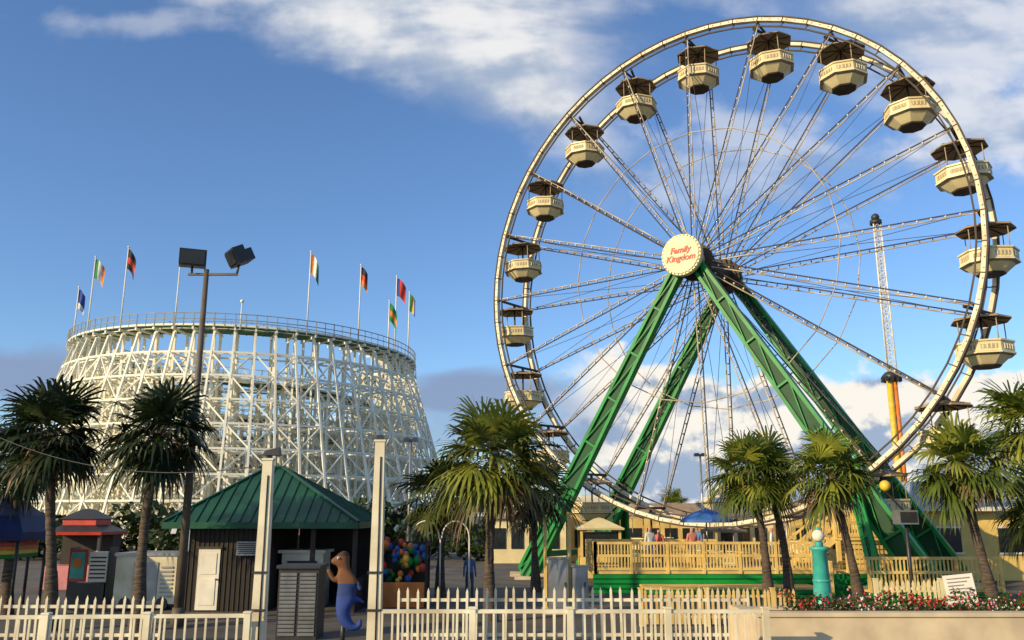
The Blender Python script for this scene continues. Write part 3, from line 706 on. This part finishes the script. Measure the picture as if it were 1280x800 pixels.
bt=MB(); bt.lathe((0,0,2.5),[(2.2,-.25),(2.25,0),(2.0,.5),(1.3,1.0),(.05,1.5)],8,0,smooth=False)
for i in range(8):
    t=2*math.pi*(i+.5)/8; bt.cyl((2.1*math.cos(t),2.1*math.sin(t),0),(2.1*math.cos(t),2.1*math.sin(t),2.5),.05,n=8,m=1)
for k,mm in enumerate((2,3,4,5)): bt.lathe((0,0,2.2),[(1.9,-.12*k),(1.9,-.12*(k+1)+.01)],8,mm,smooth=False)
bt.build('carnival_tent',[navy,dksteel,red,orange,yellow,green],loc=(-16.9,27.5,0))
wc=MB(); wc.box(-1.0,1.0,-.9,.9,.2,1.7,0); wc.box(-.4,.4,-.93,-.902,.3,1.5,1); wc.box(-1.05,1.05,-.95,.95,1.702,1.8,1)
for i in range(8): wc.box(.5,.9,-.93,-.902,.4+i*.13,.46+i*.13,1)
for s_ in(-.6,.6): wc.cyl((s_,-.92,.2),(s_,-.75,.2),.2,n=14,m=2)
wc.build('service_trailer',[white_dirty,steel,dksteel],loc=(-12.0,30,0))

def skin(name,verts,edges,radii,mat_,loc,rot=0,sub=2,root=0):
    me=bpy.data.meshes.new(name); me.from_pydata(verts,edges,[]); ob=bpy.data.objects.new(name,me); scn.collection.objects.link(ob)
    md=ob.modifiers.new('skin','SKIN'); md.use_smooth_shade=True
    for i,r_ in enumerate(radii):
        s_=me.skin_vertices[0].data[i]; s_.radius=(r_,r_) if isinstance(r_,(int,float)) else r_; s_.use_root=(i==root)
    sb=ob.modifiers.new('sub','SUBSURF'); sb.levels=sub; sb.render_levels=sub
    me.materials.append(mat_); ob.location=loc; ob.rotation_euler[2]=rot; return ob
def zmat(name,stops):
    m=bpy.data.materials.new(name); m.use_nodes=True; nt=m.node_tree; b=nt.nodes['Principled BSDF']; b.inputs['Roughness'].default_value=.75
    tc=nt.nodes.new('ShaderNodeTexCoord'); sx=nt.nodes.new('ShaderNodeSeparateXYZ'); nt.links.new(tc.outputs['Object'],sx.inputs[0])
    dv=nt.nodes.new('ShaderNodeMath'); dv.operation='DIVIDE'; dv.inputs[1].default_value=2.0; nt.links.new(sx.outputs[2],dv.inputs[0])
    cr=nt.nodes.new('ShaderNodeValToRGB'); cr.color_ramp.interpolation='CONSTANT'; e=cr.color_ramp.elements
    e[0].position=0; e[0].color=(*stops[0][1],1); e[1].position=stops[1][0]/2; e[1].color=(*stops[1][1],1)
    for z,c_ in stops[2:]: x=e.new(z/2); x.color=(*c_,1)
    nt.links.new(dv.outputs[0],cr.inputs[0]); nt.links.new(cr.outputs[0],b.inputs['Base Color']); return m
sv=[(0,0,.95),(.06,0,1.2),(.04,0,1.42),(-.04,0,1.58),(-.06,0,1.76),(-.2,-.05,1.74),(-.30,-.06,1.72),(.02,0,1.95),(-.04,0,.70),(.06,0,.48),(.22,0,.36),(.36,0,.42),(.34,0,.56),(-.22,-.1,1.35),(-.34,-.12,1.58),(.24,-.05,1.32),(.36,-.1,1.14),(.3,.0,.95),(.42,0,.88)]
se=[(0,1),(1,2),(2,3),(3,4),(4,5),(5,6),(4,7),(0,8),(8,9),(9,10),(10,11),(11,12),(2,13),(13,14),(2,15),(15,16),(0,17),(17,18)]
sr=[.19,.20,.17,.10,.15,.09,.05,.10,.17,.14,.10,.07,.03,.06,.045,.06,.04,.05,.02]
ss=skin('seahorse_statue',sv,se,sr,zmat('seahorse_paint',[(0,(.02,.05,.24)),(1.02,(.015,.04,.16)),(1.28,(.16,.06,.02)),(1.84,(.05,.022,.012))]),(-3.85,20.5,.1))
ss.scale=(1.1,1.1,1.08)
sbm=MB(); sbm.cyl((0,0,-.09),(0,0,.6),.05,n=8,m=0); sbm.cyl((0,0,-.09),(0,0,0),.3,n=16,m=0); sbm.ball((-.13,-.13,1.80),.03,1,6); sbm.ball((-.13,-.155,1.80),.014,0,6); bso=sbm.build('statue_base',[dksteel,white]); bso.parent=ss

# ------------------------------------------------------------------ people
def person(x,y,z,yaw,Hs,shirt,pants,skin_c=(.45,.26,.18),hair=(.05,.03,.02),walk=.0,arm=0):
    k=Hs/1.75
    V=[(0,0,.98),(0,0,1.15),(0,0,1.38),(0,-.0,1.50),(0,-.01,1.60),(0,-.015,1.70),
       (.17,0,1.43),(.22,.02,1.14),(.24,-.06-arm*.2,.90+arm*.25),(.24,-.09-arm*.25,.80+arm*.32),
       (-.17,0,1.43),(-.22,.02,1.14),(-.24,-.06,.90),(-.24,-.09,.80),
       (.09,0,.92),(.10,-walk,.50),(.10,-walk*.6,.08),(.10,-walk*.6-.14,.03),
       (-.09,0,.92),(-.10,walk,.50),(-.10,walk*1.6,.09),(-.10,walk*1.6-.13,.04)]
    E=[(0,1),(1,2),(2,3),(3,4),(4,5),(2,6),(6,7),(7,8),(8,9),(2,10),(10,11),(11,12),(12,13),(0,14),(14,15),(15,16),(16,17),(0,18),(18,19),(19,20),(20,21)]
    Rr=[(.15,.11),(.13,.10),(.17,.11),.055,.085,.095,.06,.048,.036,.035,.06,.048,.036,.035,.09,.06,.045,.045,.09,.06,.045,.045]
    V=[(a*k,b*k,c*k) for a,b,c in V]; Rr=[(r[0]*k,r[1]*k) if isinstance(r,tuple) else r*k for r in Rr]
    mt=zmat('clothes_%d'%random.randrange(9999),[(0,(.03,.03,.03)),(.1*k,skin_c if random.random()<.6 else pants),(.48*k,pants),(.98*k,shirt),(1.50*k,skin_c),(1.69*k,hair)])
    return skin('person',V,E,Rr,mt,(x,y,z),yaw,2)
person(5.7,36.4,.85,.4,1.72,(.6,.6,.58),(.08,.1,.2)); person(6.15,36.8,.85,-.6,1.62,(.5,.12,.1),(.1,.1,.1))
person(7.4,36.2,.85,.2,1.7,(.55,.2,.15),(.2,.2,.22),arm=1); person(7.75,36.9,.85,2.6,1.75,(.1,.2,.4),(.3,.28,.2))
person(10.8,36.6,.85,1.2,1.7,(.7,.68,.6),(.06,.08,.2)); 
for i,(x,y) in enumerate(((-14.2,33),(-13.4,34.2),(-16.9,36),(-16.0,34.5),(-12.4,35),(-1.6,33.5))):
    person(x,y,0,i*1.3,1.6+.03*(i%4),random.choice([(.6,.6,.6),(.5,.1,.08),(.08,.15,.35),(.1,.3,.2)]),(.06,.07,.12),walk=.1)

cb=MB(); P0=Vector((-16,22,6.6)); P1=Vector((-4.9,17.4,4.0)); last=None
for i in range(25):
    f=i/24; p=P0.lerp(P1,f)-Z*(1.0*4*f*(1-f)); 
    if last is not None: cb.cyl(last,p,.01,n=5,m=0,cap=False)
    last=p
cb.build('overhead_cable',[dksteel])
